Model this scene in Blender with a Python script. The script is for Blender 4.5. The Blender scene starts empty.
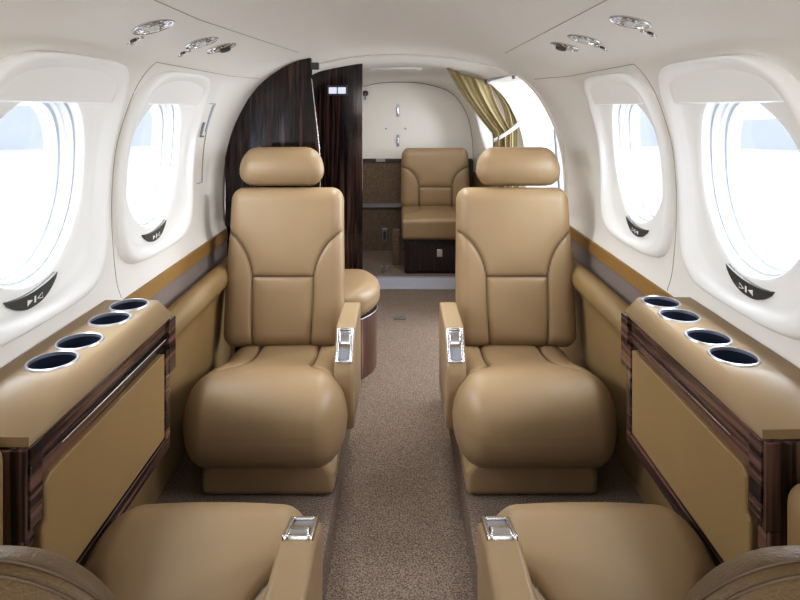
import bpy, bmesh, math, random
from math import sin, cos, pi, sqrt, exp
from mathutils import Vector, Matrix
from mathutils.geometry import tessellate_polygon
random.seed(7)
scn = bpy.context.scene
col = scn.collection
EYE = 1.05

# ------------------------------------------------------------------ materials
def nd(nt, t, **kw):
    n = nt.nodes.new(t)
    for k, v in kw.items():
        setattr(n, k, v)
    return n

def base_mat(name, color, rough=.5, metal=0., spec=.5, coat=0.):
    m = bpy.data.materials.new(name); m.use_nodes = True
    nt = m.node_tree
    b = nt.nodes['Principled BSDF']
    b.inputs['Base Color'].default_value = (*color, 1)
    b.inputs['Roughness'].default_value = rough
    b.inputs['Metallic'].default_value = metal
    b.inputs['Specular IOR Level'].default_value = spec
    b.inputs['Coat Weight'].default_value = coat
    b.inputs['Coat Roughness'].default_value = .06
    return m, nt, b

def noise_bump(nt, b, scale, strength, dist=.002, detail=4):
    tc = nd(nt, 'ShaderNodeTexCoord')
    n = nd(nt, 'ShaderNodeTexNoise'); n.inputs['Scale'].default_value = scale; n.inputs['Detail'].default_value = detail
    nt.links.new(tc.outputs['Object'], n.inputs['Vector'])
    bp = nd(nt, 'ShaderNodeBump'); bp.inputs['Strength'].default_value = strength; bp.inputs['Distance'].default_value = dist
    nt.links.new(n.outputs['Fac'], bp.inputs['Height'])
    nt.links.new(bp.outputs['Normal'], b.inputs['Normal'])
    return n

def varied(nt, b, n, c0, c1, lo=.3, hi=.7):
    r = nd(nt, 'ShaderNodeValToRGB')
    r.color_ramp.elements[0].position = lo; r.color_ramp.elements[0].color = (*c0, 1)
    r.color_ramp.elements[1].position = hi; r.color_ramp.elements[1].color = (*c1, 1)
    nt.links.new(n.outputs['Fac'], r.inputs['Fac'])
    nt.links.new(r.outputs['Color'], b.inputs['Base Color'])
    return r

def leather(name, c, rough=.42, bump=.12, scale=260, dist=.0015):
    m, nt, b = base_mat(name, c, rough, 0, .45)
    noise_bump(nt, b, scale, bump, dist)
    tc = nd(nt, 'ShaderNodeTexCoord')
    n2 = nd(nt, 'ShaderNodeTexNoise'); n2.inputs['Scale'].default_value = 6
    nt.links.new(tc.outputs['Object'], n2.inputs['Vector'])
    r = varied(nt, b, n2, [x*.95 for x in c], [x*1.04 for x in c])
    at = nd(nt, 'ShaderNodeAttribute', attribute_name='seam')
    mx = nd(nt, 'ShaderNodeMix', data_type='RGBA')
    mx.inputs['B'].default_value = (c[0]*.16, c[1]*.12, c[2]*.1, 1)
    nt.links.new(at.outputs['Fac'], mx.inputs['Factor'])
    nt.links.new(r.outputs['Color'], mx.inputs['A'])
    nt.links.new(mx.outputs['Result'], b.inputs['Base Color'])
    return m

def wood(name, axis, dark=(.007, .0045, .006), brown=(.10, .05, .040), rough=.12, lo=.45, hi=.72):
    m, nt, b = base_mat(name, brown, rough, 0, .35, .25)
    tc = nd(nt, 'ShaderNodeTexCoord'); mp = nd(nt, 'ShaderNodeMapping')
    s = [60, 60, 60]; s[axis] = 2.0
    mp.inputs['Scale'].default_value = s
    nt.links.new(tc.outputs['Object'], mp.inputs['Vector'])
    n = nd(nt, 'ShaderNodeTexNoise'); n.inputs['Scale'].default_value = 1.4; n.inputs['Detail'].default_value = 5
    n.inputs['Distortion'].default_value = .35
    nt.links.new(mp.outputs['Vector'], n.inputs['Vector'])
    r = varied(nt, b, n, dark, brown, lo, hi)
    e = r.color_ramp.elements.new(lo+(hi-lo)*.42); e.color = (brown[0]*.33, brown[1]*.3, brown[2]*.36, 1)
    return m

M = {}
TAN = (.303, .214, .124)
M['leather'] = leather('tan_leather', TAN)
M['leather_side'] = leather('tan_sidewall_leather', (.28, .19, .088), .5)
M['stitch'] = leather('dark_stitching', (.10, .068, .042), .6)
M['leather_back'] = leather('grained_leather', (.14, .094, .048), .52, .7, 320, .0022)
M['wood_v'] = wood('ebony_wood_vertical', 2)
M['wood_y'] = wood('ebony_wood_lengthwise', 1, (.012, .007, .007), (.17, .092, .07), .15, .38, .62)
M['wood_end'] = wood('ebony_wood_end', 2, (.012, .007, .007), (.15, .08, .06), .15, .38, .62)
M['wood_cab'] = wood('ebony_wood_cabinet', 2, (.018, .010, .012), (.075, .042, .038), .3)
M['wood_warm'] = wood('walnut_wood', 2, (.09, .045, .032), (.36, .21, .15), .35)
m, nt, b = base_mat('cream_lining', (.80, .775, .735), .62, 0, .3); noise_bump(nt, b, 380, .10, .002); M['cream'] = m
m, nt, b = base_mat('white_window_plastic', (.93, .925, .91), .4, 0, .4); noise_bump(nt, b, 300, .03, .001); M['white'] = m
m, nt, b = base_mat('white_reveal', (.95, .95, .95), .5); noise_bump(nt, b, 200, .02, .001); M['reveal'] = m
m, nt, b = base_mat('pane_rim_rubber', (.50, .55, .63), .5); noise_bump(nt, b, 300, .05, .001); M['rim'] = m
m, nt, b = base_mat('charcoal_plastic', (.045, .046, .045), .45); noise_bump(nt, b, 300, .05, .001); M['charcoal'] = m
m, nt, b = base_mat('seam_line', (.34, .31, .28), .8); noise_bump(nt, b, 300, .05, .001); M['seam'] = m  # thin panel joints, darker than the cream lining
m, nt, b = base_mat('chrome', (.66, .67, .70), .2, 1); noise_bump(nt, b, 90, .05, .001); M['chrome'] = m
m, nt, b = base_mat('brushed_metal', (.36, .37, .41), .45, 1); noise_bump(nt, b, 90, .05, .001); M['metal'] = m
m, nt, b = base_mat('satin_silver', (.62, .64, .70), .3, .8); noise_bump(nt, b, 90, .03, .001); M['satin'] = m
m, nt, b = base_mat('sill_metal', (.30, .31, .36), .5, .2); noise_bump(nt, b, 90, .03, .001); M['sill'] = m
m, nt, b = base_mat('cup_well', (.025, .034, .065), .35); noise_bump(nt, b, 90, .05, .001); M['well'] = m
m, nt, b = base_mat('white_mark', (.9, .9, .9), .5); noise_bump(nt, b, 90, .02, .001); M['mark'] = m
m, nt, b = base_mat('ochre_band', (.30, .175, .055), .5); noise_bump(nt, b, 250, .1, .001); M['ochre'] = m
m, nt, b = base_mat('taupe_fabric', (.20, .165, .155), .85)
n = noise_bump(nt, b, 500, .3, .002); varied(nt, b, n, (.165, .135, .125), (.235, .195, .18)); M['fabric'] = m
m, nt, b = base_mat('carpet', (.2, .15, .12), .97, 0, .1)
n = noise_bump(nt, b, 260, .8, .004, 6)
varied(nt, b, n, (.10, .077, .064), (.33, .262, .212), .36, .64); M['carpet'] = m
m, nt, b = base_mat('wall_carpet', (.13, .09, .06), .95, 0, .1)
n = noise_bump(nt, b, 160, .9, .006, 6)
varied(nt, b, n, (.11, .08, .055), (.28, .205, .15), .36, .64); M['wallcarpet'] = m
m, nt, b = base_mat('curtain_fabric', (.32, .25, .11), .75)
n = noise_bump(nt, b, 400, .2, .001); varied(nt, b, n, (.27, .22, .115), (.36, .295, .165)); M['curtain'] = m
m, nt, b = base_mat('apron_concrete', (.86, .88, .90), .9)
n = noise_bump(nt, b, 2, .1, .01); varied(nt, b, n, (.82, .84, .87), (.9, .91, .92)); M['apron'] = m
m, nt, b = base_mat('aircraft_paint', (.9, .9, .9), .35); noise_bump(nt, b, 5, .02, .002); M['paint'] = m
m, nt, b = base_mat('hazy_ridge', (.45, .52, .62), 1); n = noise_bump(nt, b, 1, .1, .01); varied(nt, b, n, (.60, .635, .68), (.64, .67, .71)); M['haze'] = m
m, nt, b = base_mat('display', (.5, .55, .7), .3)
b.inputs['Emission Color'].default_value = (.75, .82, 1, 1); b.inputs['Emission Strength'].default_value = .6
noise_bump(nt, b, 90, .02, .001); M['display'] = m
m, nt, b = base_mat('lamp_lens', (.45, .45, .45), .3)
b.inputs['Emission Color'].default_value = (1, .97, .9, 1); b.inputs['Emission Strength'].default_value = .08
noise_bump(nt, b, 120, .4, .003); M['lens'] = m
# faceted reflector
m, nt, b = base_mat('faceted_reflector', (.72, .74, .77), .22, 1)
tc = nd(nt, 'ShaderNodeTexCoord'); v = nd(nt, 'ShaderNodeTexVoronoi'); v.inputs['Scale'].default_value = 95
nt.links.new(tc.outputs['Object'], v.inputs['Vector'])
bp = nd(nt, 'ShaderNodeBump'); bp.inputs['Strength'].default_value = 1; bp.inputs['Distance'].default_value = .006
nt.links.new(v.outputs['Distance'], bp.inputs['Height']); nt.links.new(bp.outputs['Normal'], b.inputs['Normal']); M['facet'] = m
# window glass: see-through with a faint gloss
m = bpy.data.materials.new('window_glass'); m.use_nodes = True; nt = m.node_tree
nt.nodes.remove(nt.nodes['Principled BSDF'])
tr = nd(nt, 'ShaderNodeBsdfTransparent'); tr.inputs['Color'].default_value = (.95, .97, 1, 1)
gl = nd(nt, 'ShaderNodeBsdfGlossy'); gl.inputs['Roughness'].default_value = .03
ms = nd(nt, 'ShaderNodeMixShader'); ms.inputs['Fac'].default_value = .05
nt.links.new(tr.outputs[0], ms.inputs[1]); nt.links.new(gl.outputs[0], ms.inputs[2])
nt.links.new(ms.outputs[0], nt.nodes['Material Output'].inputs['Surface']); M['glass'] = m

# ------------------------------------------------------------------ helpers
class MB:
    def __init__(self): self.v = []; self.f = []; self.seam = None
    def add(self, vs, fs):
        o = len(self.v); self.v += [tuple(p) for p in vs]; self.f += [tuple(i+o for i in q) for q in fs]
        return o
    def grid(self, fn, nu, nv, closeu=False, skip=None):
        vs = [fn(i, j) for i in range(nu) for j in range(nv)]
        fs = []
        for i in range(nu if closeu else nu-1):
            for j in range(nv-1):
                a = ((i % nu)*nv+j, ((i+1) % nu)*nv+j, ((i+1) % nu)*nv+j+1, (i % nu)*nv+j+1)
                if skip and skip([vs[k] for k in a]): continue
                fs.append(a)
        self.add(vs, fs)
    def box(self, x0, x1, y0, y1, z0, z1):
        p = [(x, y, z) for x in (x0, x1) for y in (y0, y1) for z in (z0, z1)]
        self.add(p, [(0, 1, 3, 2), (4, 6, 7, 5), (0, 4, 5, 1), (2, 3, 7, 6), (0, 2, 6, 4), (1, 5, 7, 3)])
    def tube(self, pts, r, n=8, caps=True):
        pts = [Vector(p) for p in pts]; rings = []
        for i, p in enumerate(pts):
            t = (pts[min(i+1, len(pts)-1)]-pts[max(i-1, 0)]).normalized()
            up = Vector((0, 0, 1)) if abs(t.z) < .9 else Vector((1, 0, 0))
            a = t.cross(up).normalized(); c = t.cross(a)
            rr = r[i] if isinstance(r, (list, tuple)) else r
            rings.append([p+(a*cos(2*pi*k/n)+c*sin(2*pi*k/n))*rr for k in range(n)])
        o = [q for ring in rings for q in ring]
        fs = [(i*n+k, i*n+(k+1) % n, (i+1)*n+(k+1) % n, (i+1)*n+k) for i in range(len(pts)-1) for k in range(n)]
        if caps: fs += [tuple(range(n)), tuple(range(len(o)-n, len(o)))]
        self.add(o, fs)
    def lathe(self, prof, mat=Matrix.Identity(4), n=32, caps=True):
        vs = []
        for (r, z) in prof:
            for k in range(n): vs.append(mat @ Vector((r*cos(2*pi*k/n), r*sin(2*pi*k/n), z)))
        fs = [(i*n+k, i*n+(k+1) % n, (i+1)*n+(k+1) % n, (i+1)*n+k) for i in range(len(prof)-1) for k in range(n)]
        if caps: fs += [tuple(range(n)), tuple(range(len(vs)-n, len(vs)))]
        self.add(vs, fs)
    def prism(self, poly, fn0, fn1):
        """poly: 2-D outline; fn0/fn1 map it to the two faces"""
        n = len(poly); vs = [fn0(p) for p in poly]+[fn1(p) for p in poly]
        tris = tessellate_polygon([[Vector((p[0], p[1], 0)) for p in poly]])
        fs = [tuple(t) for t in tris]+[tuple(i+n for i in t) for t in tris]
        fs += [(i, (i+1) % n, (i+1) % n+n, i+n) for i in range(n)]
        self.add(vs, fs)
    def rbox(self, h, r, n, fn=None, seamfn=None):
        """rounded box, half sizes h, edge radius r (scalar or per axis), n cells per axis; fn deforms"""
        R = r if isinstance(r, (tuple, list)) else (r, r, r)
        core = [max(h[i]-R[i], 1e-5) for i in range(3)]
        def coords(i):
            k = n[i]; m = max(4, k//5)
            a = [-h[i]+R[i]*(1-cos(pi/2*j/m)) if False else -h[i]+R[i]*math.tan(pi/4*j/m) for j in range(m)]
            c = [-core[i]+2*core[i]*j/k for j in range(k+1)]
            return a+c+[-q for q in reversed(a)]
        C = [coords(i) for i in range(3)]
        def rnd(p):
            q = [max(-core[i], min(core[i], p[i])) for i in range(3)]
            d = [(p[i]-q[i])/R[i] for i in range(3)]
            l = sqrt(sum(t*t for t in d))
            if l > 1e-9: d = [t/l for t in d]
            return [q[i]+d[i]*R[i] for i in range(3)]
        for ax in range(3):
            u, w = [(1, 2), (0, 2), (0, 1)][ax]
            for sgn in (-1, 1):
                vs = []
                for a in C[u]:
                    for c in C[w]:
                        p = [0, 0, 0]; p[ax] = sgn*h[ax]; p[u] = a; p[w] = c
                        vs.append(rnd(p))
                nu, nw = len(C[u]), len(C[w])
                fs = [(i*nw+j, (i+1)*nw+j, (i+1)*nw+j+1, i*nw+j+1) for i in range(nu-1) for j in range(nw-1)]
                if self.seam is None: self.seam = [0.0]*len(self.v)
                out = []
                for p in vs:
                    s = seamfn(p) if seamfn else 0
                    self.seam.append(s)
                    out.append(fn(p, s) if fn else p)
                self.add(out, fs)
    def build(self, name, mat, parent=None, smooth=True, bevel=0, merge=1e-5, sharp=35, kind=None):
        me = bpy.data.meshes.new(name); me.from_pydata(self.v, [], self.f)
        if self.seam is not None:
            self.seam += [0.0]*(len(self.v)-len(self.seam))
            at = me.attributes.new('seam', 'FLOAT', 'POINT'); at.data.foreach_set('value', self.seam)
        bm = bmesh.new(); bm.from_mesh(me)
        if merge: bmesh.ops.remove_doubles(bm, verts=bm.verts, dist=merge)
        bmesh.ops.recalc_face_normals(bm, faces=bm.faces)
        bm.to_mesh(me); bm.free()
        me.materials.append(mat)
        for p in me.polygons: p.use_smooth = smooth
        if smooth and sharp: me.set_sharp_from_angle(angle=math.radians(sharp))
        o = bpy.data.objects.new(name, me); col.objects.link(o)
        if parent is not None: o.parent = parent; o.matrix_parent_inverse = Matrix.Translation(-parent.location) if False else Matrix.Identity(4)
        if bevel:
            bv = o.modifiers.new('bevel', 'BEVEL'); bv.width = bevel; bv.segments = 3; bv.limit_method = 'ANGLE'
        if kind: o['kind'] = kind
        return o

def thing(name, label, cat, loc=(0, 0, 0), rz=0, group=None):
    o = bpy.data.objects.new(name, None); col.objects.link(o); o.empty_display_size = .05
    o.location = loc; o.rotation_euler = (0, 0, rz); o['label'] = label; o['category'] = cat
    if group: o['group'] = group
    return o

def tag(o, label, cat, group=None):
    o['label'] = label; o['category'] = cat
    if group: o['group'] = group
    return o

def struct_empty(name, loc=(0, 0, 0)):
    o = bpy.data.objects.new(name, None); col.objects.link(o); o.empty_display_size = .05
    o.location = loc; o['kind'] = 'structure'
    return o

def sm(a, b, x):
    t = max(0, min(1, (x-a)/(b-a))); return t*t*(3-2*t)

# ------------------------------------------------------------------ cabin cross-section
PA = [(0, .24), (.18, .232), (.36, .20), (.5, .166), (.60, .113), (.645, .06), (.675, -.01), (.70, -.10), (.71, -.2), (.71, -.3), (.70, -.42), (.685, -.475), (.68, -1.13)]
PB = [(0, .237), (.18, .228), (.356, .198), (.44, .172), (.53, .113), (.585, .055), (.63, -.02), (.665, -.10), (.69, -.2), (.70, -.3), (.70, -.42), (.685, -.475), (.68, -1.13)]
PC = [(0, .196), (.17, .186), (.31, .15), (.38, .115), (.435, .065), (.475, .0), (.503, -.06), (.523, -.128), (.537, -.22), (.543, -.3), (.545, -.39), (.545, -.475), (.545, -1.13)]
NS = 8
def cr(P, t):
    i = max(0, min(len(P)-2, int(t))); u = t-i
    if i >= 11:
        a, b_ = P[11], P[12]; return (a[0]+(b_[0]-a[0])*u, a[1]+(b_[1]-a[1])*u)
    p0 = P[i-1] if i > 0 else (-P[1][0], P[1][1]); p1 = P[i]; p2 = P[i+1]; p3 = P[i+2] if i < 10 else (2*P[11][0]-P[10][0], 2*P[11][1]-P[10][1])
    return tuple(.5*(2*p1[k]+(p2[k]-p0[k])*u+(2*p0[k]-5*p1[k]+4*p2[k]-p3[k])*u*u+(3*p1[k]-p0[k]-3*p2[k]+p3[k])*u**3) for k in (0, 1))
TA = [[cr(P, j/NS) for j in range(12*NS+1)] for P in (PA, PB, PC)]
def weights(y):
    c = max(0, min(1, (y-2.95)/1.35)); b_ = sm(2.0, 2.25, y)
    return (1-b_, b_*(1-c), b_*c)
def prof(y, j):
    w = weights(y)
    return (sum(w[k]*TA[k][j][0] for k in range(3)), EYE+sum(w[k]*TA[k][j][1] for k in range(3)))
def profile(y): return [prof(y, j) for j in range(12*NS+1)]
_cache = {}
def wx(z, y):
    k = round(y, 3)
    if k not in _cache: _cache[k] = profile(k)
    P = _cache[k]
    for j in range(len(P)-1):
        if P[j+1][1] <= z <= P[j][1]:
            a, b_ = P[j], P[j+1]; t = (z-a[1])/(b_[1]-a[1]+1e-12); return a[0]+(b_[0]-a[0])*t
    return .68
def zx(x, y):
    P = profile(y)
    for j in range(len(P)-1):
        if P[j][0] <= x <= P[j+1][0]:
            a, b_ = P[j], P[j+1]; t = (x-a[0])/(b_[0]-a[0]+1e-12); return a[1]+(b_[1]-a[1])*t
    return 1.0

YF, YB = -.9, 4.3
HW, HH, ZO = .245, .258, .893       # bezel half size and centre height
RY, RZ, ZI = .178, .188, .897       # round opening
WIN = {-1: [.555, 1.105, 1.655], 1: [.615, 1.165, 1.715]}
WIN = {-1: [1.105, 1.655], 1: [1.165, 1.715]}
AFTW = (3.72, .93, .27, .2)
DOOR = (2.40, 3.06, 1.195)

def in_bez(y, z, s, k):
    return any((abs((y-yc)/(HW*k)))**5+(abs((z-ZO)/(HH*k)))**5 < 1 for yc in WIN[s])
ys = [YF+.02*i for i in range(int((YB-YF)/.02)+1)]
for s, nm in ((-1, 'wall_left'), (1, 'wall_right')):
    mb = MB()
    J0, J1 = 2*NS, 11*NS
    P_ = {i: profile(y) for i, y in enumerate(ys)}
    def fn(i, j): x, z = P_[i][J0+j]; return (s*x, ys[i], z)
    def skip(q):
        if all(in_bez(p[1], p[2], s, .95) for p in q): return True
        if s == 1 and all(DOOR[0] <= p[1] <= DOOR[1] and p[2] < DOOR[2] for p in q): return True
        if s == 1 and all(((p[1]-AFTW[0])/AFTW[2])**2+((p[2]-AFTW[1])/AFTW[3])**2 < 1 for p in q): return True
        return False
    mb.grid(fn, len(ys), J1-J0+1, skip=skip)
    w = mb.build(nm, M['cream'], kind='structure', sharp=0)
    # lower tan side wall
    mb = MB()
    mb.grid(lambda i, j: (s*(prof([YF, 2.0, 2.25, 2.41, 3.05, YB][i], 11*NS)[0]-.001), [YF, 2.0, 2.25, 2.41, 3.05, YB][i], [.575, -.1][j]), 6, 2,
            skip=lambda q: s == 1 and all(2.4 < p[1] < 3.1 for p in q))
    mb.build(nm+'.lower' if False else nm+'_lower', M['leather_side'], kind='structure')
mb = MB()
def fnc(i, j):
    k = j-2*NS; x, z = prof(ys[i], abs(k)); return ((1 if k >= 0 else -1)*x, ys[i], z)
mb.grid(fnc, len(ys), 4*NS+1)
mb.build('ceiling', M['cream'], kind='structure', sharp=0)
# seams of the headliner panels
tn = 0
def trim(pts, r=.0013, mat='seam'):
    global tn; tn += 1
    mb = MB(); mb.tube(pts, r, 6); return mb.build('trim_%d' % tn, M[mat], kind='structure')
for s in (-1, 1):
    def lerpj(y, j):
        a, b_, f = prof(y, int(j)), prof(y, int(j)+1), j-int(j); return (a[0]+(b_[0]-a[0])*f, a[1]+(b_[1]-a[1])*f)
    jj = lambda y: NS*(2.1 if s > 0 else 2.42-.4*max(0, min(1, (y-1.2)/.85)))
    trim([(s*lerpj(y, jj(y))[0], y, lerpj(y, jj(y))[1]-.0005) for y in ys[30:148]], .0009)
    dy = 0 if s < 0 else .06
    trim([(s*(prof(1.405+dy, j)[0]), 1.405+dy, prof(1.405+dy, j)[1]) for j in range(4*NS, 11*NS)], .0012)
    trim([(s*prof(y, 4*NS)[0], y, prof(y, 4*NS)[1]) for y in [1.405+dy+.02*k for k in range(40)]], .0012)
# arch bead at the end of the headliner
pr = profile(2.5)
mb = MB(); pts = [(-x, 2.5, z-.004) for x, z in reversed(pr[1:8*NS])]+[(x, 2.5, z-.004) for x, z in pr[:3*NS+4]]
mb.tube(pts, .006, 8); tn += 1; mb.build('trim_%d' % tn, M['cream'], kind='structure')
# front wall behind the camera
mb = MB()
poly = [(-x, z) for x, z in reversed(profile(YF)[1:])]+profile(YF)
mb.prism(poly, lambda p: (p[0], YF, p[1]), lambda p: (p[0], YF-.03, p[1]))
mb.build('wall_front', M['cream'], kind='structure', smooth=False)
# floor
mb = MB()
mb.grid(lambda i, j: (([-.72, -.178, -.172, .172, .178, .72][i]), [YF, 2.22][j], [0, 0, -.08, -.08, 0, 0][i]), 6, 2)
mb.grid(lambda i, j: ([-.72, .72][i], [2.22, 3.6][j], -.08), 2, 2)
for q in (-1, 1): mb.grid(lambda i, j: (q*[.178, .72][i], 2.22, [0, -.08][j]), 2, 2)
mb.grid(lambda i, j: ([-.72, .72][i], [3.6, YB][j], -.02), 2, 2)
mb.build('floor', M['carpet'], kind='structure', smooth=False)

# ------------------------------------------------------------------ aft bulkhead
pe = profile(YB-.02)
poly = [(-x, z) for x, z in reversed(pe[1:])]+pe
zc = EYE-.39
up = [p for p in poly if p[1] >= zc]; up = [(-.545, zc)]+up+[(.545, zc)]
mb = MB(); mb.prism(up, lambda p: (p[0], YB-.02, p[1]), lambda p: (p[0], YB+.02, p[1]))
mb.build('wall_back', M['cream'], kind='structure', smooth=False)
mb = MB(); mb.box(-.56, .56, YB-.02, YB+.02, -.03, zc-.004)
mb.build('wall_back_lower', M['wallcarpet'], kind='structure', smooth=False)
mb = MB(); mb.box(-.54, .54, YB-.035, YB-.021, zc-.012, zc+.01); tn += 1
o = mb.build('trim_%d' % tn, M['charcoal'], kind='structure', smooth=False)
mb = MB(); mb.box(-.18, -.11, YB-.04, YB-.036, zc-.012, zc+.01); mb.build('latch', M['metal'], o)
mb = MB(); mb.box(-.54, .54, YB-.045, YB-.021, EYE-.742, EYE-.712); tn += 1
mb.build('trim_%d' % tn, M['metal'], kind='structure', smooth=False)
pe2 = profile(YB-.04)
mb = MB(); mb.tube([(-x, YB-.03, z-.003) for x, z in reversed(pe2[1:9*NS])]+[(x, YB-.03, z-.003) for x, z in pe2[:11*NS]], .004, 6); tn += 1
mb.build('trim_%d' % tn, M['seam'], kind='structure')
# metal sill
mb = MB(); mb.prism([(3.545, -.08), (3.625, -.08), (3.625, -.018), (3.59, -.018)], lambda p: (-.66, p[0], p[1]), lambda p: (.66, p[0], p[1]))
tn += 1; mb.build('trim_%d' % tn, M['sill'], kind='structure', smooth=False, bevel=.004)
# fittings on the bulkhead
for k, (px, zz, lab) in enumerate(((-.015, EYE-.02, 'upper small vertical steel tie-down fitting on cream rear bulkhead'), (-.015, EYE-.245, 'lower small vertical steel tie-down fitting on cream rear bulkhead'))):
    t = thing('tie_down_fitting', lab, 'fitting', (px, YB-.02, zz), 0, 'tie-down fittings on the rear bulkhead')
    mb = MB(); mb.rbox((.011, .003, .045), .0028, (3, 3, 3)); mb.build('plate', M['metal'], t)
    mb = MB(); mb.tube([(0, -.003, -.03), (0, -.014, -.02), (0, -.014, .02), (0, -.003, .03)], .004, 8); mb.build('loop', M['chrome'], t)
for px in (-.105, .04):
    mb = MB(); mb.lathe([(.007, 0), (.007, .004), (.004, .006)], Matrix.Translation((px, YB-.02, EYE-.155)) @ Matrix.Rotation(pi/2, 4, 'X'), 12)
    tag(mb.build('screw', M['metal']), 'small round screw head on rear bulkhead, %s of the pair' % ('left' if px < 0 else 'right'), 'screw', 'screws on the rear bulkhead')
t = thing('coat_hook', 'small dark metal coat hook on cream bulkhead beside the dark wood panel', 'hook', (-.26, YB-.02, EYE+.11))
mb = MB(); mb.lathe([(.022, 0), (.022, .006), (.012, .012)], Matrix.Rotation(pi/2, 4, 'X'), 16); mb.build('rosette', M['charcoal'], t)
mb = MB(); mb.tube([(0, -.01, .0), (0, -.03, -.005), (0, -.035, -.03), (0, -.02, -.042), (0, -.01, -.03)], .006, 8); mb.build('hook', M['metal'], t)
t = thing('recessed_handle', 'small steel recessed handle on brown carpeted wall left of rear seat', 'handle', (-.115, YB-.02, EYE-.955))
mb = MB(); mb.rbox((.022, .006, .055), .005, (4, 3, 5)); mb.build('plate', M['metal'], t)
mb = MB(); mb.rbox((.009, .004, .03), .0035, (3, 3, 4), lambda p, s: (p[0], p[1]-.006, p[2])); mb.build('grip', M['charcoal'], t)
t = thing('floor_latch', 'small steel floor latch standing just behind the metal sill', 'latch', (-.1, 3.70, -.02))
mb = MB(); mb.box(-.028, .028, -.02, .02, 0, .008); mb.build('plate', M['metal'], t)
for q in (-.018, .018):
    mb = MB(); mb.box(q-.006, q+.006, -.01, .01, .008, .045); mb.build('lug', M['metal'], t, bevel=.002)
mb = MB(); mb.rbox((.026, .02, .12), .006, (5, 4, 8), lambda p, s: (p[0]-.026, p[1]+3.9, p[2]+.10))
tag(mb.build('carpeted_panel', M['wallcarpet']), 'narrow upright carpeted panel between steel handle and rear wooden cabinet', 'panel')
mb = MB(); mb.box(-.03, .03, 3.04, 3.07, -.0795, -.074)
tag(mb.build('floor_plate', M['metal'], bevel=.001), 'small steel plate set in the aisle carpet before the sill', 'floor plate')
# ceiling lamp of the aft compartment
zc_ = prof(3.25, 0)[1]
t = thing('ceiling_lamp', 'slim rectangular lamp on the low ceiling over the rear compartment', 'ceiling light', (-.025, 3.25, zc_-.002))
mb = MB(); mb.rbox((.15, .05, .008), .006, (8, 5, 3)); mb.build('housing', M['white'], t)
mb = MB(); mb.rbox((.12, .03, .004), .003, (8, 5, 3), lambda p, s: (p[0], p[1], p[2]-.008)); mb.build('lens', M['lens'], t)

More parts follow.
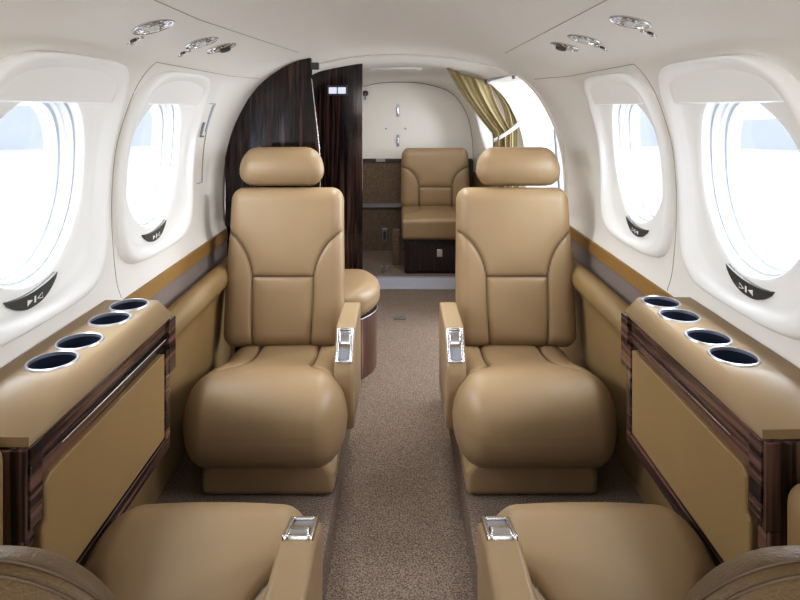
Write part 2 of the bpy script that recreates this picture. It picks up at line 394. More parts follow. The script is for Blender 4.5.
# ------------------------------------------------------------------ windows
def sup(a, hw, hh, e=5):
    c, s_ = cos(a), sin(a)
    r = (abs(c)**e+abs(s_)**e)**(-1/e)
    return (hw*r*c, hh*r*s_)
wn = 0
for s in (-1, 1):
    for wi, yc in enumerate(WIN[s]):
        wn += 1
        root = struct_empty('window_%d' % wn, (0, 0, 0))
        NA = 120
        st = [(0, -.006), (.01, .008), (.05, .020), (.12, .026), (.22, .026), (.34, .018), (.44, .004), (.5, -.001), (.8, -.003), (.95, -.004), (1, -.008)]
        def bz(i, j):
            a = 2*pi*i/NA; f, d = st[j]
            o_ = sup(a, HW, HH); n_ = (RY*cos(a), RZ*sin(a))
            y = yc+o_[0]*(1-f)+n_[0]*f; z = (ZO+o_[1])*(1-f)+(ZI+n_[1])*f
            return (s*(wx(min(z, 1.19), y)-d), y, z)
        mb = MB(); mb.grid(bz, NA, len(st), True); mb.build('window_surround', M['white'], root, sharp=60)
        def ringfn(st2):
            def f_(i, j):
                a = 2*pi*i/NA; k, d = st2[j]; y = yc+RY*k*cos(a); z = ZI+RZ*k*sin(a)
                return (s*(wx(z, y)-d), y, z)
            return f_
        st2 = [(1, -.008), (.985, -.018), (.985, -.046), (.955, -.047), (.93, -.085), (.9, -.086)]
        mb = MB(); mb.grid(ringfn(st2), NA, len(st2), True); mb.build('reveal', M['reveal'], root)
        for k0, d0, w_ in ((.985, -.030, .03), (.945, -.060, .035)):
            q = [(k0+.004, d0+.004), (k0-w_, d0+.003), (k0-w_, d0-.010), (k0+.004, d0-.012)]
            mb = MB(); mb.grid(ringfn(q), NA, 4, True); mb.build('pane_rim', M['rim'], root)
        mb = MB()
        vs = [(s*(wx(ZI, yc)+.07), yc, ZI)]+[ringfn([(.93, -.07)])(i, 0) for i in range(NA)]
        mb.add(vs, [(0, 1+i, 1+(i+1) % NA) for i in range(NA)]); mb.build('pane', M['glass'], root)
        # shade cassette across the top, straight lower edge
        zb = 1.06
        y0, y1 = yc-HW+.03, yc+HW-.048
        nU = 40
        rows = [(0, -.03), (0, .018), (.03, .024), (.3, .023), (.7, .019), (1, .012)]
        def hd(i, j):
            y = y0+(y1-y0)*i/(nU-1); f, d = rows[j]
            yy = min(.99, abs((y-yc)/(HW*.965)))
            zt = ZO+HH*.955*(1-yy**5)**.2
            zt = max(zt, zb+.008)
            z = zb+(zt-zb)*f
            e = min(1, (y-y0)/.02, (y1-y)/.03); e = max(e, 0)
            d2 = d if d < 0 else d*(.25+.75*sqrt(e))
            return (s*(wx(z, y)-d2), y, z)
        mb = MB(); mb.grid(hd, nU, len(rows)); mb.build('shade_cassette', M['white'], root, sharp=50)
        # crescent grip with printed symbols
        cy = yc-.01 if wi == 0 else yc-.015
        zg = ZI-.188
        hwid, n_ = .077, 24
        def cres(y):
            u = (y-cy)/hwid
            return zg-.004-.010*(1-u*u)+.006*u, zg-.004-.033*max(0, 1-abs(u)**2.4)+.006*u
        mb = MB(); pts = []
        for k in range(n_+1):
            y = cy-hwid+2*hwid*k/n_; pts.append((y, cres(y)[0]+.003))
        for k in range(n_-1, 0, -1):
            y = cy-hwid+2*hwid*k/n_; pts.append((y, cres(y)[1]-.001))
        mb.prism(pts, lambda p: (s*(wx(p[1], p[0])+.006), p[0], p[1]), lambda p: (s*(wx(p[1], p[0])-.0045), p[0], p[1]))
        g = mb.build('shade_grip', M['charcoal'], root, smooth=False, bevel=.002)
        def mk(tri):
            mb = MB()
            f = lambda p: (s*(wx(zg-.026+p[1], cy+p[0])-.0056), cy+p[0], zg-.026+p[1])
            f2 = lambda p: (s*(wx(zg-.026+p[1], cy+p[0])-.0049), cy+p[0], zg-.026+p[1])
            mb.prism(tri, f, f2); return mb.build('symbol', M['mark'], g, smooth=False)
        mk([(-.024, -.006), (-.022, .005), (-.008, .001)])
        mk([(-.004, -.006), (.001, -.006), (.003, .006), (-.002, .006)])
        mb = MB()
        tri = [(.007, -.001), (.022, .006), (.022, -.004)]
        mb.tube([(s*(wx(zg-.026+p[1], cy+p[0])-.0052), cy+p[0], zg-.026+p[1]) for p in tri+tri[:1]], .0008, 6); mb.build('symbol', M['mark'], g)
# aft right window
wn += 1
root = struct_empty('window_%d' % wn)
def aw(st2):
    def f_(i, j):
        a = 2*pi*i/64; k, d = st2[j]; y = AFTW[0]+AFTW[2]*k*cos(a); z = AFTW[1]+AFTW[3]*k*sin(a)
        return (wx(z, y)-d, y, z)
    return f_
mb = MB(); mb.grid(aw([(1.08, -.003), (1.06, .006), (.98, .006), (.94, -.01), (.92, -.06), (.88, -.06)]), 64, 6, True); mb.build('window_surround', M['white'], root)
mb = MB(); mb.add([aw([(.93, -.05)])(i, 0) for i in range(64)], [tuple(range(64))]); mb.build('pane', M['glass'], root)

# ------------------------------------------------------------------ airstair doorway on the right
root = struct_empty('door_1')
mb = MB()
zs = [DOOR[2]-.003-(DOOR[2]+.08)*k/40 for k in range(41)]
loop = [(DOOR[0], z) for z in reversed(zs)]+[(DOOR[0]+.66*k/20, DOOR[2]) for k in range(1, 20)]+[(DOOR[1], z) for z in zs]
def dw(i, j):
    y, z = loop[i]; x = wx(max(min(z, 1.19), .58), y) if z > .575 else wx(.58, y)
    d = [(.0, -.02), (.012, -.02), (.012, .0), (-.09, .01)][j]
    yy = y+(d[1] if y < DOOR[0]+.02 else -d[1] if y > DOOR[1]-.02 else 0); zz = z-(d[1] if DOOR[0]+.02 < y < DOOR[1]-.02 else 0)
    return (x-d[0], yy, zz)
mb.grid(dw, len(loop), 4); mb.build('door_frame', M['cream'], root, sharp=40)
mb = MB(); mb.tube([(.74, 2.72, .95), (.76, 2.70, .62), (.80, 2.66, .1)], .008, 8); mb.build('handrail_cable', M['metal'], root)
# curtain rod
t = thing('curtain_rod', 'chrome curtain rod running under the ceiling above the bright doorway', 'rod', (.49, 2.7, EYE+.145))
mb = MB(); mb.tube([(.02, -.34, .0), (0, -.1, .004), (-.005, .1, .004), (-.02, .37, .0)], .008, 10); mb.build('rod', M['rim'], t)
mb = MB(); mb.rbox((.006, .02, .03), .004, (3, 4, 5), lambda p, s: (p[0]+.01, p[1]-.2, p[2]+.012)); mb.build('bracket', M['metal'], t)
mb = MB(); mb.rbox((.01, .015, .03), .004, (3, 4, 5), lambda p, s: (p[0]-.02, p[1]+.34, p[2]+.012)); mb.build('bracket', M['metal'], t)
# curtain, two gathered lobes tied with a band
t = thing('curtain', 'olive gold curtain gathered by a pale tie band beside the doorway', 'curtain', (0, 3.04, 0))
def lobe(xt0, xt1, zt0, zt1, xm0, xm1, xb0, xb1, folds, yoff, bow):
    mb = MB(); nu, nv = 60, 50
    def f(i, j):
        u = i/(nu-1); v = j/(nv-1)
        zt = zt0+(zt1-zt0)*u - .012*sin(pi*u)
        ztie = EYE-.13+.10*(u-.5)*.2
        zb = .02
        if v < .5:
            w = v/.5; z = zt+(ztie-zt)*w
            q = w**1.05
            x = (xt0+(xt1-xt0)*u)*(1-q)+(xm0+(xm1-xm0)*u)*q + bow*sin(pi*w)
        else:
            w = (v-.5)/.5; z = ztie+(zb-ztie)*w
            q = sm(0, .5, w); x = (xm0+(xm1-xm0)*u)*(1-q)+(xb0+(xb1-xb0)*u)*q
        amp = .012*(.5+.9*min(v, .5)/.5)
        return (x, yoff+amp*sin(folds*2*pi*u+.6*sin(3*v))+.006*sin(folds*4.3*pi*u+1), z)
    mb.grid(f, nu, nv)
    return mb
mb = lobe(.25, .472, EYE+.218, EYE+.150, .50, .585, .49, .585, 2.5, 0, -.012)
o = mb.build('front_panel', M['curtain'], t, sharp=0); sol = o.modifiers.new('thick', 'SOLIDIFY'); sol.thickness = .003
mb = lobe(.476, .50, EYE+.150, EYE+.145, .575, .635, .56, .645, 1.5, .045, .034)
o = mb.build('rear_panel', M['curtain'], t, sharp=0); sol = o.modifiers.new('thick', 'SOLIDIFY'); sol.thickness = .003
mb = MB()
ring = [(.57+.068*cos(a), .02+.045*sin(a), EYE-.13+.045*cos(a)) for a in [2*pi*k/40 for k in range(41)]]
mb.grid(lambda i, j: (ring[i][0], ring[i][1], ring[i][2]+[-.011, .011][j]), 41, 2)
o = mb.build('tie_band', M['mark'], t); sol = o.modifiers.new('thick', 'SOLIDIFY'); sol.thickness = .003

# ------------------------------------------------------------------ wood dividers
P = profile(2.25)
outer = [(-x-.004, z+.003) for x, z in P if x >= .352]
outer = [(-.352, P[2*NS][1])]+outer[1:]
inner = [(-.318, -.08), (-.318, EYE-.2), (-.325, EYE-.12), (-.352, EYE+.12)]
poly = outer+inner
poly = [(max(x, -.69), max(z, -.08)) for x, z in poly]
t = thing('wooden_divider', 'glossy dark ebony divider curving along the wall behind the left seat', 'divider', (0, 0, 0))
mb = MB(); mb.prism(poly, lambda p: (p[0], 2.25, p[1]), lambda p: (p[0], 2.285, p[1])); mb.build('panel', M['wood_v'], t, smooth=False, bevel=.002)
mb = MB(); mb.tube([(-.3155, 2.252, -.07), (-.3155, 2.252, EYE-.2), (-.3225, 2.252, EYE-.12), (-.349, 2.252, EYE+.115)], .0022, 6); mb.build('edge_strip', M['chrome'], t)
mb = MB(); mb.rbox((.016, .012, .014), .005, (4, 4, 4), lambda p, s: (p[0]-.335, p[1]+2.245, p[2]+EYE+.165)); mb.build('clip', M['charcoal'], t)
P = profile(2.9)
outer = [(-x, z) for x, z in P if x >= .19]
poly = [(-.192, prof(2.9, NS)[1]+.0)]+outer[1:]+[(-.190, -.08)]
poly = [(x, max(z, -.08)) for x, z in poly]
t = thing('wooden_divider', 'streaked ebony divider panel with lit display, farther back beside the aisle', 'divider', (0, 0, 0))
mb = MB(); mb.prism(poly, lambda p: (p[0], 2.9, p[1]), lambda p: (p[0], 2.94, p[1])); mb.build('panel', M['wood_v'], t, smooth=False, bevel=.002)
mb = MB(); mb.rbox((.052, .006, .026), .004, (6, 3, 4), lambda p, s: (p[0]-.318, p[1]+2.897, p[2]+EYE+.089)); d = mb.build('display', M['charcoal'], t)
for q in (-.023, .023):
    mb = MB(); mb.box(-.318+q-.02, -.318+q+.02, 2.8895, 2.8905, EYE+.089-.016, EYE+.089+.016); mb.build('lit_window', M['display'], d)
# latch panel outline on left wall
t = thing('wall_hatch', 'small narrow hatch with grey latch on the cream wall before the ebony divider', 'hatch', (0, 0, 0))
def wp(z, y, d=.002): return (-(wx(z, y)-d), y, z)
mb = MB(); mb.tube([wp(EYE+.015+.0*k, 1.99+.05*k/4) for k in range(5)]+[wp(EYE+.015-.28*k/10, 2.04-.0*k) for k in range(11)]+[wp(EYE-.265, 2.04-.05*k/4) for k in range(5)], .0014, 6); mb.build('outline', M['seam'], t)
mb = MB(); mb.tube([wp(EYE+.01-.012*k, 2.03, .004) for k in range(9)], .004, 6); mb.build('latch', M['rim'], t)
mb = MB(); mb.tube([wp(EYE-.05-.008*k, 1.985, .006) for k in range(7)]+[wp(EYE-.1, 2.01, .006)], .004, 6); mb.build('hook', M['metal'], t)

# ------------------------------------------------------------------ side trims
for s in (-1, 1):
    ye = 2.24 if s < 0 else 2.38
    tn += 1; mb = MB(); mb.grid(lambda i, j: (s*[.686, .678, .676, .684][i], [YF, ye][j], [.577, .576, .535, .534][i]), 4, 2); mb.build('trim_%d' % tn, M['ochre'], kind='structure', sharp=60)
    tn += 1; mb = MB(); mb.grid(lambda i, j: (s*[.684, .679, .677][i], [YF, ye][j], [.534, .53, .40][i]), 3, 2); mb.build('trim_%d' % tn, M['fabric'], kind='structure', sharp=60)
    # padded arm rail on the wall behind the console
    y0 = 1.345 + (.02 if s > 0 else 0)
    tn += 1; mb = MB()
    sec = [(.675, .47), (.655, .488), (.632, .493), (.612, .485), (.602, .467), (.600, .445), (.606, .427), (.622, .415), (.634, .40), (.64, .37), (.646, .2), (.65, .0)]
    mb.grid(lambda i, j: (s*sec[i][0], [y0, ye-.005][j], sec[i][1]), len(sec), 2)
    mb.add([(s*x, y0, z) for x, z in sec]+[(s*.675, y0, 0)], [tuple(range(len(sec)+1))])
    rail = mb.build('trim_%d' % tn, M['leather_side'], kind='structure', sharp=0)
    mb = MB(); mb.tube([(s*.607, 1.69, .44), (s*.607, 1.79, .445)], .0022, 6); mb.build('rail_strip', M['chrome'], rail)

# ------------------------------------------------------------------ side consoles with cup holders and fold-out table
def console(s, dy, label):
    t = thing('side_console', label, 'console', (s*.61, 1.08+dy, .27), 0, 'side consoles with cup holders')
    ox, oy, oz = t.location
    def L(x, y, z): return (s*x-ox, y+dy-oy, z-oz)
    def bx(mb, x0, x1, y0, y1, z0, z1):
        a, b_ = sorted((s*x0-ox, s*x1-ox)); mb.box(a, b_, y0+dy-oy, y1+dy-oy, z0-oz, z1-oz)
    CY = [1.012, 1.097, 1.213, 1.299]; CX = .617 if s < 0 else .604; CR = .0385
    mb = MB()
    outl = [(.557, .935), (.557, 1.322), (.565, 1.332), (.575, 1.336), (.69, 1.336), (.69, .935)]
    hol = [[(CX+CR*cos(2*pi*k/32), c+CR*sin(2*pi*k/32)) for k in range(32)] for c in CY]
    loops = [outl]+hol
    flat = [p for l in loops for p in l]
    tris = tessellate_polygon([[Vector((p[0], p[1], 0)) for p in l] for l in loops])
    mb.add([L(p[0], p[1], .60) for p in flat], tris)
    lo = [(.534, .82), (.534, 1.325), (.545, 1.338), (.56, 1.343), (.69, 1.343)]
    mb.add([L(.557, .935, .60), L(.557, 1.322, .60), L(.565, 1.332, .60), L(.575, 1.336, .60), L(.69, 1.336, .60), L(.69, .935, .60)]
           + [L(p[0], p[1], .576) for p in lo]+[L(.69, .82, .578)]+[L(p[0], p[1], .562) for p in lo]+[L(.69, .82, .562)],
           [(0, 6, 7, 1), (1, 7, 8, 2), (2, 8, 9, 3), (3, 9, 10, 4), (5, 11, 6, 0), (6, 12, 13, 7), (7, 13, 14, 8), (8, 14, 15, 9), (9, 15, 16, 10), (6, 11, 17, 12)])
    mb.build('ledge_top', M['leather'], t, sharp=50, merge=1e-4)
    for c in CY:
        T = Matrix.Translation(L(CX, c, .60))
        mb = MB(); mb.lathe([(.037, -.055), (.0385, -.002), (.038, .001)], T, 36, False); mb.lathe([(.0001, -.055), (.037, -.055)], T, 36, False)
        w = mb.build('cup_holder', M['well'], t)
        mb = MB(); mb.lathe([(.0375, -.004), (.0374, .002), (.039, .0035), (.0412, .0028), (.0425, .0005), (.0425, -.001)], T, 40, False); mb.build('rim', M['satin'], w)
    # carcass
    mb = MB(); bx(mb, .562, .69, .825, 1.338, .27, .535); mb.build('carcass', M['leather_side'], t, smooth=False)
    # wood frame, all strips in one mesh
    mb = MB()
    bx(mb, .534, .565, .82, 1.343, .535, .561)
    bx(mb, .541, .565, .845, 1.32, .495, .536)
    bx(mb, .536, .565, .848, 1.32, .515, .523)
    bx(mb, .528, .565, 1.305, 1.343, .44, .561)
    bx(mb, .529, .565, 1.288, 1.312, .272, .50); bx(mb, .55, .565, 1.31, 1.343, .272, .44)
    bx(mb, .532, .566, .8205, .85, .44, .5605)
    bx(mb, .540, .565, .82, .842, .272, .44)
    bx(mb, .530, .565, .842, 1.312, .270, .300)
    mb.build('wood_frame', M['wood_y'], t, smooth=False, bevel=.002)
    mb = MB(); bx(mb, .534, .69, .812, .8195, .43, .561); bx(mb, .54, .60, .812, .8195, .272, .43)
    mb.build('wood_end', M['wood_end'], t, smooth=False, bevel=.002)
    mb = MB(); mb.tube([L(.5345, .90, .522), L(.5345, 1.30, .522)], .0016, 6); mb.build('chrome_strip', M['chrome'], t)
    mb = MB()
    pts = [(.844, .305), (1.286, .305), (1.286, .497), (.868, .497), (.852, .485), (.852, .43), (.844, .422)]
    mb.prism(pts, lambda p: L(.530, p[0], p[1]), lambda p: L(.562, p[0], p[1])); mb.build('table_cover', M['leather_side'], t, smooth=False, bevel=.005)
    # low padded arm pad running toward the viewer
    ph = .135 if s < 0 else .10
    mb = MB(); mb.rbox((.073, .05, ph), .035, (6, 8, 6), lambda p, q: L(.617+p[0]*1, .755+p[1], .425+p[2]+(ph-.10))); mb.build('arm_pad', M['leather_side'], t, sharp=0)
    return t
console(-1, 0, 'tan side console with four cup holders under the left windows')
console(1, .02, 'tan side console with four cup holders under the right windows')

# ------------------------------------------------------------------ seats
def bez(p0, p1, p2, n=12):
    return [tuple((1-t)**2*a+2*t*(1-t)*b_+t*t*c for a, b_, c in zip(p0, p1, p2)) for t in [k/n for k in range(n+1)]]
def pdist(x, y, poly):
    d = 9
    for (ax, ay), (bx_, by) in zip(poly, poly[1:]):
        vx, vy = bx_-ax, by-ay; l = vx*vx+vy*vy
        t = 0 if l == 0 else max(0, min(1, ((x-ax)*vx+(y-ay)*vy)/l))
        d = min(d, (x-ax-t*vx)**2+(y-ay-t*vy)**2)
    return sqrt(d)

def back_mb(hw, hh, th, lines, recline, org, sig=.0032, depth=.006, top=.0, belly=.012, n=(64, 6, 84), rr=(.045, .045, .05)):
    """seat back in local axes: x across, -y front, z up from org; reclined about org"""
    c, s_ = cos(recline), sin(recline)
    def seam(p):
        if p[1] > -th*.35: return 0
        d = min(pdist(p[0], p[2]+hh, l) for l in lines)
        return exp(-(d/sig)**2)
    def fn(p, q):
        x, y, z = p[0], p[1], p[2]+hh
        v = z/(2*hh); u = x/hw
        x *= 1-top*sm(.25, 1, v)
        if y < 0:
            y -= belly*(1-u*u)*sin(pi*min(1, max(0, v*1.05)))*.6
            dd = min(pdist(p[0], p[2]+hh, l) for l in lines)
            y += depth*exp(-(dd/(sig*2.2))**2)-.004*(1-exp(-(dd/.03)**2))
        y2 = c*y+s_*z; z2 = c*z-s_*y
        return (org[0]+x, org[1]+y2, org[2]+z2)
    mb = MB(); mb.rbox((hw, th, hh), rr, n, fn, seam); return mb

def make_seat(name, label, loc, rz, arm, recline, back_org, boff, slope, headrest=True, zc=0, backmat='leather', hh=.275, backhw=.208, group='club seats'):
    """local frame: cushion front at y=0, sitter faces -y; arm = sign of the side with the arm slab"""
    t = thing(name, label, 'seat', loc, rz, group)
    # pedestal
    mb = MB(); mb.rbox((.18, .19, .06), (.02, .02, .02), (8, 8, 4), lambda p, s: (p[0]*(1-.1*(p[2] > 0)), p[1]+.236, p[2]+.06)); mb.build('pedestal', M['leather'], t)
    # cushion
    hw = .226 if headrest else .208
    H = (hw, .29, .13)
    lines = []
    for sg in (-1, 1):
        lines.append(bez((sg*.235, .145+zc*2), (sg*.125, .15+zc*2), (sg*.108, .25+zc*2))+[(sg*.104, .60)])
    def seam(p):
        if p[2] < .03: return 0
        return exp(-(min(pdist(p[0], p[1]+.29, l) for l in lines)/.0032)**2)
    def fn(p, q):
        x, y, z = p; yy = y+.29; u = x/hw
        f = yy/.45
        # plan: rounded front corners, narrower at back
        x2 = x*(1-.05*sm(.3, 1, f))
        ztop = .300+zc*2-.076*sm(.15, .95, f)+.008*(1-u*u)
        zbot = .052-.0*f
        k = (z+.13)/.26
        zz = zbot+(ztop-zbot)*k
        if z > 0:
            d = min(pdist(x, yy, l) for l in lines)
            zz -= .007*exp(-(d/.007)**2)*sm(0, .1, z)-.004*sm(0, .1, z)*(1-exp(-(d/.025)**2))
        yb = yy - .012*(1-u*u)*(1-sm(0, .2, f))
        # front roll leans under
        yb += .008*(1-k)*(1-sm(0, .3, f))
        return (x2-arm*(.018 if headrest else -.006), yb, zz)
    mb = MB(); mb.rbox(H, (.08, .125, .118), (120, 140, 12), fn, seam); mb.build('seat_cushion', M['leather'], t, sharp=0)
    # arm slab with sloping front that carries a chrome catch
    ax0, ax1 = arm*.168, arm*.225
    lo, hi = min(ax0, ax1), max(ax0, ax1)
    top = .397; y_f = .135 if headrest else .175
    sl = slope; ln = .098 if headrest else .072
    p1 = (y_f+ln*cos(sl)+.012, top); p2 = (y_f+.006, top-ln*sin(sl)-.004)
    prof_ = [(.445, top-.004)]+[p1, p2]
    # front edge drop
    prof_ += [(y_f-.004, p2[1]-.03), (y_f, .22), (y_f+.03, .115), (.46, .10)]
    mb = MB(); mb.prism(prof_, lambda p: (lo, p[0], p[1]), lambda p: (hi, p[0], p[1]))
    ar = mb.build('armrest', M['leather'], t, smooth=True, sharp=30, bevel=.009)
    # chrome catch
    mid = Vector(((lo+hi)/2, (p1[0]+p2[0])/2, (p1[1]+p2[1])/2)); dirv = Vector((0, p1[0]-p2[0], p1[1]-p2[1])).normalized()
    nrm = Vector((0, -dirv.z, dirv.y)); X = Vector((1, 0, 0))
    Mx = Matrix((( X.x, dirv.x, nrm.x, mid.x), (X.y, dirv.y, nrm.y, mid.y), (X.z, dirv.z, nrm.z, mid.z), (0, 0, 0, 1)))
    def put(p): return tuple(Mx @ Vector(p))
    cl = ln*.5
    mb = MB()
    for (x0, x1, y0, y1) in ((-.024, -.016, -cl, cl), (.016, .024, -cl, cl), (-.017, .017, cl-.007, cl), (-.017, .017, -cl, -cl+.007)):
        mb.rbox(((x1-x0)/2, (y1-y0)/2, .005), .003, (3, 3, 3), lambda p, q: put((p[0]+(x0+x1)/2, p[1]+(y0+y1)/2, p[2]+.002)))
    ct = mb.build('catch', M['chrome'], ar)
    mb = MB(); mb.rbox((.016, cl*.42, .004), .003, (4, 4, 3), lambda p, q: put((p[0], p[1]+cl*.42, p[2]+.002+.004*(1-(p[1]/(cl*.42))**2)))); mb.build('lever', M['chrome'], ct)
    mb = MB(); mb.rbox((.016, cl*.36, .003), .002, (4, 4, 3), lambda p, q: put((p[0], p[1]-cl*.46, p[2]-.001))); mb.build('button', M['metal'], ct)
    # outboard low arm hidden against the wall side
    # back
    hb = .44*2*hh
    L_ = []
    for sg in (-1, 1):
        L_.append(bez((sg*(backhw+.01), .735*2*hh), (sg*.118, .63*2*hh), (sg*.106, .43*2*hh))+[(sg*.104, .2*2*hh), (sg*.098, 0)])
    L_.append([(-.106, hb), (.106, hb)])
    if backmat == 'leather':
        bo = (boff, back_org[0], back_org[1])
        bk = back_mb(backhw, hh, .062, L_, recline, (bo[0]-arm*.004, bo[1]+.062, bo[2]), top=.035).build('backrest', M[backmat], t, sharp=0)
    else:
        bo = (boff, back_org[0], back_org[1])
        c, s_ = cos(recline), sin(recline)
        th = .06
        def seam(p):
            r_ = abs(p[1]-.028); r2 = abs(p[1]-.038)
            edge = 1 if (abs(p[0]) > backhw-.03 or p[2] > hh-.04) else 0
            return edge*.55*(exp(-(r_/.0018)**2)+exp(-(r2/.0018)**2))
        def fn2(p, q):
            x, y, z = p[0], p[1], p[2]+hh
            v = z/(2*hh)
            x *= 1-.06*sm(.6, 1, v)
            g = exp(-((y-.033)/.012)**2)*(1 if (abs(p[0]) > backhw-.06 or p[2] > hh-.07) else 0)
            k = 1-.010*g-.012*q
            x *= k; z -= (.004*g+.003*q)*(v > .8)
            y2 = c*y+s_*z; z2 = c*z-s_*y
            return (bo[0]+x, bo[1]+th+y2, bo[2]+z2)
        mb = MB(); mb.rbox((backhw, th, hh), (.10, .05, .11), (40, 16, 40), fn2, seam)
        bk = mb.build('backrest', M[backmat], t, sharp=0)
        for yo in (-.018, -.006):
            cx_, cz_ = backhw-.10, hh-.11
            m_ = sqrt(1-(max(0, abs(yo)-.01)/.05)**2)
            pth = [(cx_+.10*m_, yo, -.15+.05*k) for k in range(6) if -.15+.05*k < cz_]
            pth += [(cx_+.10*m_*cos(a), yo, cz_+.11*m_*sin(a)) for a in [pi/2*k/10 for k in range(11)]]
            pth += [(-x_, y_, z_) for x_, y_, z_ in reversed(pth)]
            mb = MB(); mb.tube([fn2(p, 0) for p in pth], .0016, 6); mb.build('stitched_seam', M['stitch'], bk)
    if headrest:
        c, s_ = cos(recline), sin(recline)
        zt = 2*hh+.006
        def fh(p, q):
            x, y, z = p[0], p[1], p[2]+.071
            u = x/.15; v = z/.142
            x *= 1.03-.09*sm(.3, 1, v)
            if y < 0: y -= .012*(1-u*u)*sin(pi*v)
            z += zt
            y2 = c*y+s_*z; z2 = c*z-s_*y
            return (boff*1.7+x, back_org[0]+.06+y2, back_org[1]+z2)
        mb = MB(); mb.rbox((.15, .05, .071), (.055, .038, .06), (24, 8, 16), fh); mb.build('headrest', M['leather'], t, sharp=0)
    return t
F0 = 1.49
make_seat('club_seat', 'tan leather seat facing the camera in front of the ebony divider', (-.358, F0, 0), 0, 1, math.radians(9), (.455, .215), -.045, math.radians(52))
make_seat('club_seat', 'tan leather seat facing the camera beside the bright doorway', (.358, F0, 0), 0, -1, math.radians(9), (.455, .215), .045, math.radians(52))
N0 = 1.115
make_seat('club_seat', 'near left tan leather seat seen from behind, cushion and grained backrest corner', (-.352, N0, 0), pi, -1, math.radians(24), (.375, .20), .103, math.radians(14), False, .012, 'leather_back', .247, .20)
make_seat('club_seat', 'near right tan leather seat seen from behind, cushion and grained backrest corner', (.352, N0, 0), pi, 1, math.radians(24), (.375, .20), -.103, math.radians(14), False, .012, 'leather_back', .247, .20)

# rear single seat on a wooden cabinet
t = thing('rear_seat', 'small tan leather seat on a dark wooden cabinet at the rear bulkhead', 'seat', (.25, 3.655, -.02))
def fq(p, q):
    x, y, z = p; return (x, y+.20, z+.29+.008*(1-(x/.24)**2)*(z > 0)+.02*(y+.2)/.4*(z > 0))
sl_ = [bez((-.25, -.02), (-.13, -.02), (-.115, .06))+[(-.11, .25)], bez((.25, -.02), (.13, -.02), (.115, .06))+[(.11, .25)]]
mb = MB(); mb.rbox((.24, .22, .065), (.02, .03, .025), (40, 36, 6), fq, lambda p: exp(-(min(pdist(p[0], p[1]+.0, l) for l in sl_)/.0045)**2) if p[2] > .03 else 0)
mb.build('seat_cushion', M['leather'], t, sharp=0)
hh = .215; L_ = []
for sg in (-1, 1):
    L_.append(bez((sg*.25, .70*2*hh), (sg*.13, .62*2*hh), (sg*.118, .38*2*hh))+[(sg*.115, 0)])
L_.append([(-.118, .36*2*hh), (.118, .36*2*hh)])
back_mb(.245, hh, .05, L_, math.radians(6), (0, .40, .355), .0045, .006, .03, .012, (44, 5, 40), (.05, .04, .06)).build('backrest', M['leather'], t, sharp=0)
mb = MB(); mb.rbox((.225, .2, .1125), .006, (6, 6, 4), lambda p, s: (p[0]+.005, p[1]+.23, p[2]+.1125)); cb = mb.build('cabinet', M['wood_cab'], t)
mb = MB(); mb.rbox((.205, .008, .09), .004, (6, 3, 4), lambda p, s: (p[0]+.005, p[1]+.028, p[2]+.11)); dr = mb.build('drawer', M['wood_cab'], cb)
mb = MB(); mb.rbox((.02, .006, .026), .005, (5, 3, 5), lambda p, s: (p[0]+.005, p[1]+.018, p[2]+.135)); mb.build('latch', M['chrome'], dr)
# seat belt end beside it
t = thing('belt_reel', 'small black belt reel on the wall right of the rear seat', 'belt', (.51, 4.18, EYE-.40))
mb = MB(); mb.rbox((.018, .015, .022), .006, (4, 4, 4)); mb.build('housing', M['charcoal'], t)
mb = MB(); mb.box(-.012, .012, -.003, .0, -.28, -.02); mb.build('strap', M['charcoal'], t)

# low side seat with curved cushion on wood plinth
t = thing('side_divan', 'low rounded tan cushion on a streaked wood plinth behind left seat', 'divan', (-.34, 2.515, -.08))
def fd(p, q):
    x, y, z = p; k = (x+.2)/.45
    return (x-.095*(y/.21)**2*k*k, y, z+.315+.01*(1-(y/.21)**2)*(z > 0))
mb = MB(); mb.rbox((.252, .215, .055), (.06, .06, .045), (20, 24, 8), fd); mb.build('cushion', M['leather'], t, sharp=0)
mb = MB(); pl = [(-.2, -.19)]+[(.238-.10*(y/.19)**2, y) for y in [-.19+.38*k/14 for k in range(15)]]+[(-.2, .19)]
mb.prism(pl, lambda p: (p[0], p[1], 0), lambda p: (p[0], p[1], .25)); mb.build('plinth', M['wood_warm'], t, smooth=True, sharp=30)
mb = MB(); mb.tube([(p[0]+.002, p[1], .253) for p in pl[1:-1]], .0025, 8); mb.build('plinth_strip', M['metal'], t)

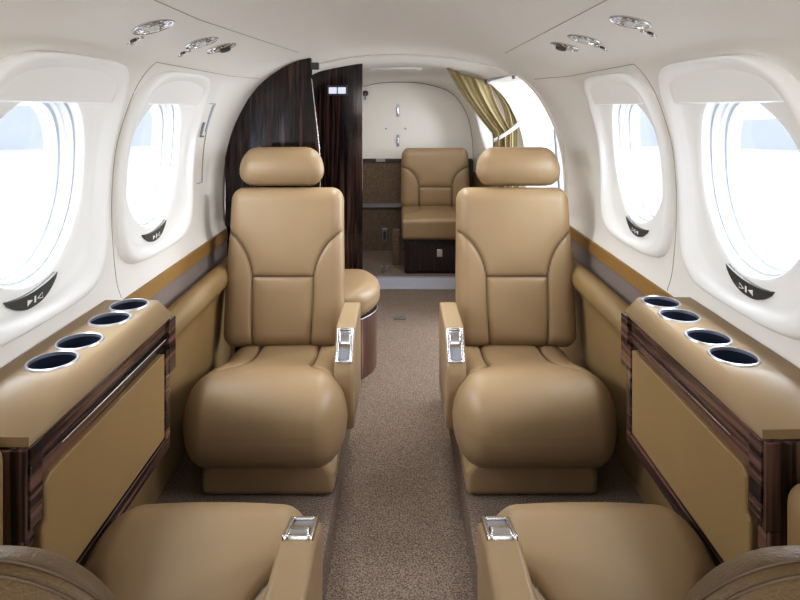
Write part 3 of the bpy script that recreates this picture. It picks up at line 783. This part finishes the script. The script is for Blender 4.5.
# ------------------------------------------------------------------ overhead fittings
def overhead(s, x, y, label, kind):
    z = zx(x, y)
    dx = .02; sl = (zx(x+dx, y)-zx(x-dx, y))/(2*dx)
    n_ = Vector((sl*s, 0, -1)).normalized()        # points into the cabin
    ry = math.atan2(n_.x, -n_.z)
    t = thing('overhead_light' if kind != 'vent' else 'air_vent', label, 'ceiling light' if kind != 'vent' else 'air vent', (s*x, y, z), 0, 'round chrome fittings in the ceiling')
    R = Matrix.Rotation(pi, 4, 'X'); R = Matrix.Rotation(-ry if False else ry*-1, 4, 'Y') @ R
    # flip check: local +z must follow n_
    zdir = (R.to_3x3() @ Vector((0, 0, 1)))
    if zdir.dot(n_) < .999: R = Matrix.Rotation(2*ry, 4, 'Y') @ R
    mb = MB(); mb.lathe([(.042, -.001), (.042, .003), (.040, .0045), (.037, .0035), (.036, .001)], R, 40, False); mb.build('bezel_ring', M['chrome'], t)
    mb = MB()
    if kind == 'vent':
        mb.lathe([(.036, .002), (.030, .004), (.022, .007), (.012, .009)], R, 28); mb.build('nozzle', M['facet'], t)
        mb = MB(); mb.lathe([(.016, .004), (.015, .013), (.010, .015)], R @ Matrix.Translation((-.008*s, -.006, 0)), 20); mb.build('eyeball', M['charcoal'], t)
    else:
        mb.lathe([(.036, .002), (.028, .0005), (.018, .003), (.012, .004)], R, 28); mb.build('reflector', M['facet'], t)
        mb = MB(); mb.lathe([(.0115, .004), (.010, .010), (.004, .012)], R, 20); mb.build('lens', M['lens'], t)
        x2 = .054; off = Vector((s*x2, .03 if kind == 'big' else .02, 0)); off.z = zx(x+x2, y)-z
        for q in (-1, 0, 1):
            mb = MB(); Q = Matrix.Translation(off+Vector((q*.011*s, 0, 0)) + Vector((0, .009*q*q, (zx(x+x2+q*.011, y)-zx(x+x2, y))))) @ R
            mb.lathe([(.007, -.001), (.0065, .003), (.004, .004)], Q, 14); mb.build('button', M['chrome'] if q else M['charcoal'], t)
overhead(-1, .50, 1.154, 'round chrome ceiling light over the nearer left window', 'big')
overhead(-1, .50, 1.434, 'round chrome ceiling light over the farther left window', 'mid')
overhead(-1, .495, 1.575, 'round chrome air vent with dark nozzle on the left ceiling', 'vent')
overhead(1, .468, 1.158, 'round chrome ceiling light over the nearer right window', 'big')
overhead(1, .468, 1.45, 'round chrome ceiling light over the farther right window', 'mid')
overhead(1, .468, 1.615, 'round chrome air vent with dark nozzle on the right ceiling', 'vent')

# ------------------------------------------------------------------ outside
mb = MB(); mb.box(-40, 40, -20, 60, -1.35, -1.25)
mb.build('ground', M['apron'], kind='structure', smooth=False)
for s in (-1, 1):
    t = thing('aircraft_wing', 'white aircraft wing seen through the %s windows' % ('left' if s < 0 else 'right'), 'wing', (s*.95, 1.6, -.1))
    mb = MB()
    sec = [(-.9, .0), (-.85, .08), (-.6, .13), (-.2, .14), (.4, .08), (1.0, .0), (.4, -.05), (-.5, -.07)]
    st_ = [(0, 1, 0), (2.0, .9, .06), (6, .5, .3)]
    mb.grid(lambda i, j: (s*st_[j][0], sec[i][0]*st_[j][1], sec[i][1]*st_[j][1]+st_[j][2]), len(sec), 3, True)
    mb.build('wing_panel', M['paint'], t, sharp=60)
    mb = MB(); R = Matrix.Translation((s*1.75, .2, .25)) @ Matrix.Rotation(pi/2, 4, 'X')
    mb.lathe([(.05, -1.6), (.25, -1.0), (.36, -.2), (.40, .6), (.36, 1.4), (.22, 1.9), (.08, 2.0)], R, 28); mb.build('engine_nacelle', M['paint'], t, sharp=60)
mb = MB()
mb.grid(lambda i, j: (38*cos(math.radians(110+5*i)), 38*sin(math.radians(110+5*i)), [-1.4, .9+.5*sin(i*.7)+.3*sin(i*1.9)][j]), 65, 2)
o = mb.build('hills', M['haze'], kind='structure')

# ------------------------------------------------------------------ light
w = bpy.data.worlds.new('world'); scn.world = w; w.use_nodes = True
bg = w.node_tree.nodes['Background']
tc = nd(w.node_tree, 'ShaderNodeTexCoord'); sx = nd(w.node_tree, 'ShaderNodeSeparateXYZ'); rp = nd(w.node_tree, 'ShaderNodeValToRGB')
w.node_tree.links.new(tc.outputs['Generated'], sx.inputs[0]); w.node_tree.links.new(sx.outputs['Z'], rp.inputs['Fac'])
rp.color_ramp.elements[0].color = (.97, .985, 1, 1); rp.color_ramp.elements[1].color = (.72, .84, 1, 1)
w.node_tree.links.new(rp.outputs['Color'], bg.inputs['Color'])
bg.inputs['Strength'].default_value = 1.7

def area(name, loc, target, sx_, sy_, power, color=(1, 1, 1), spread=pi):
    l = bpy.data.lights.new(name, 'AREA'); l.shape = 'RECTANGLE'; l.size = sx_; l.size_y = sy_; l.energy = power; l.color = color; l.spread = spread
    o = bpy.data.objects.new(name, l); col.objects.link(o); o.location = loc
    o.rotation_euler = (Vector(target)-Vector(loc)).to_track_quat('-Z', 'Y').to_euler()
    return o
area('cabin_fill', (0, -.55, 1.12), (0, 1.4, .35), 1.0, .3, 4.5, (1, .97, .93))  # added soft fill behind the camera, not a cabin fixture
area('upward_fill', (0, -.45, .55), (0, 1.3, 1.25), .8, .3, 5.0, (1, .98, .95))  # added upward fill behind the camera, brightens ceiling and walls
area('aisle_fill', (0, 2.2, 1.262), (0, 2.2, 0), .25, .7, 4.2, (1, .98, .95), 2.2)  # added overhead fill to brighten the rear aisle, no fixture there
area('aft_light', (0, 3.3, 1.2), (0, 3.5, 0), .5, .5, 4.5, (1, .97, .93))
for s in (-1, 1):
    for yc in WIN[s]:
        area('window_light', (s*1.0, yc-.05, 1.12), (-s*.3, yc+.05, .55), .5, .5, 19, (.95, .975, 1))
area('door_light', (1.5, 2.9, .9), (0, 2.35, .2), .8, 1.2, 40, (.95, .975, 1))

# ------------------------------------------------------------------ camera
cd = bpy.data.cameras.new('camera'); cam = bpy.data.objects.new('camera', cd); col.objects.link(cam)
cam.location = (0, 0, EYE); cam.rotation_euler = (pi/2, 0, 0)
cd.sensor_width = 36; cd.lens = 570/800*36; cd.shift_y = -192/800; cd.clip_start = .02
scn.camera = cam
scn.view_settings.view_transform = 'Standard'
scn.view_settings.look = 'None'
scn.view_settings.exposure = 0
scn.view_settings.use_curve_mapping = True
cm = scn.view_settings.curve_mapping
cm.white_level = (1, 1, 1)
cc = cm.curves[3]
for px, py in ((.06, .047), (.25, .25), (.6, .655)): cc.points.new(px, py)
cm.update()
scn.cycles.use_denoising = True
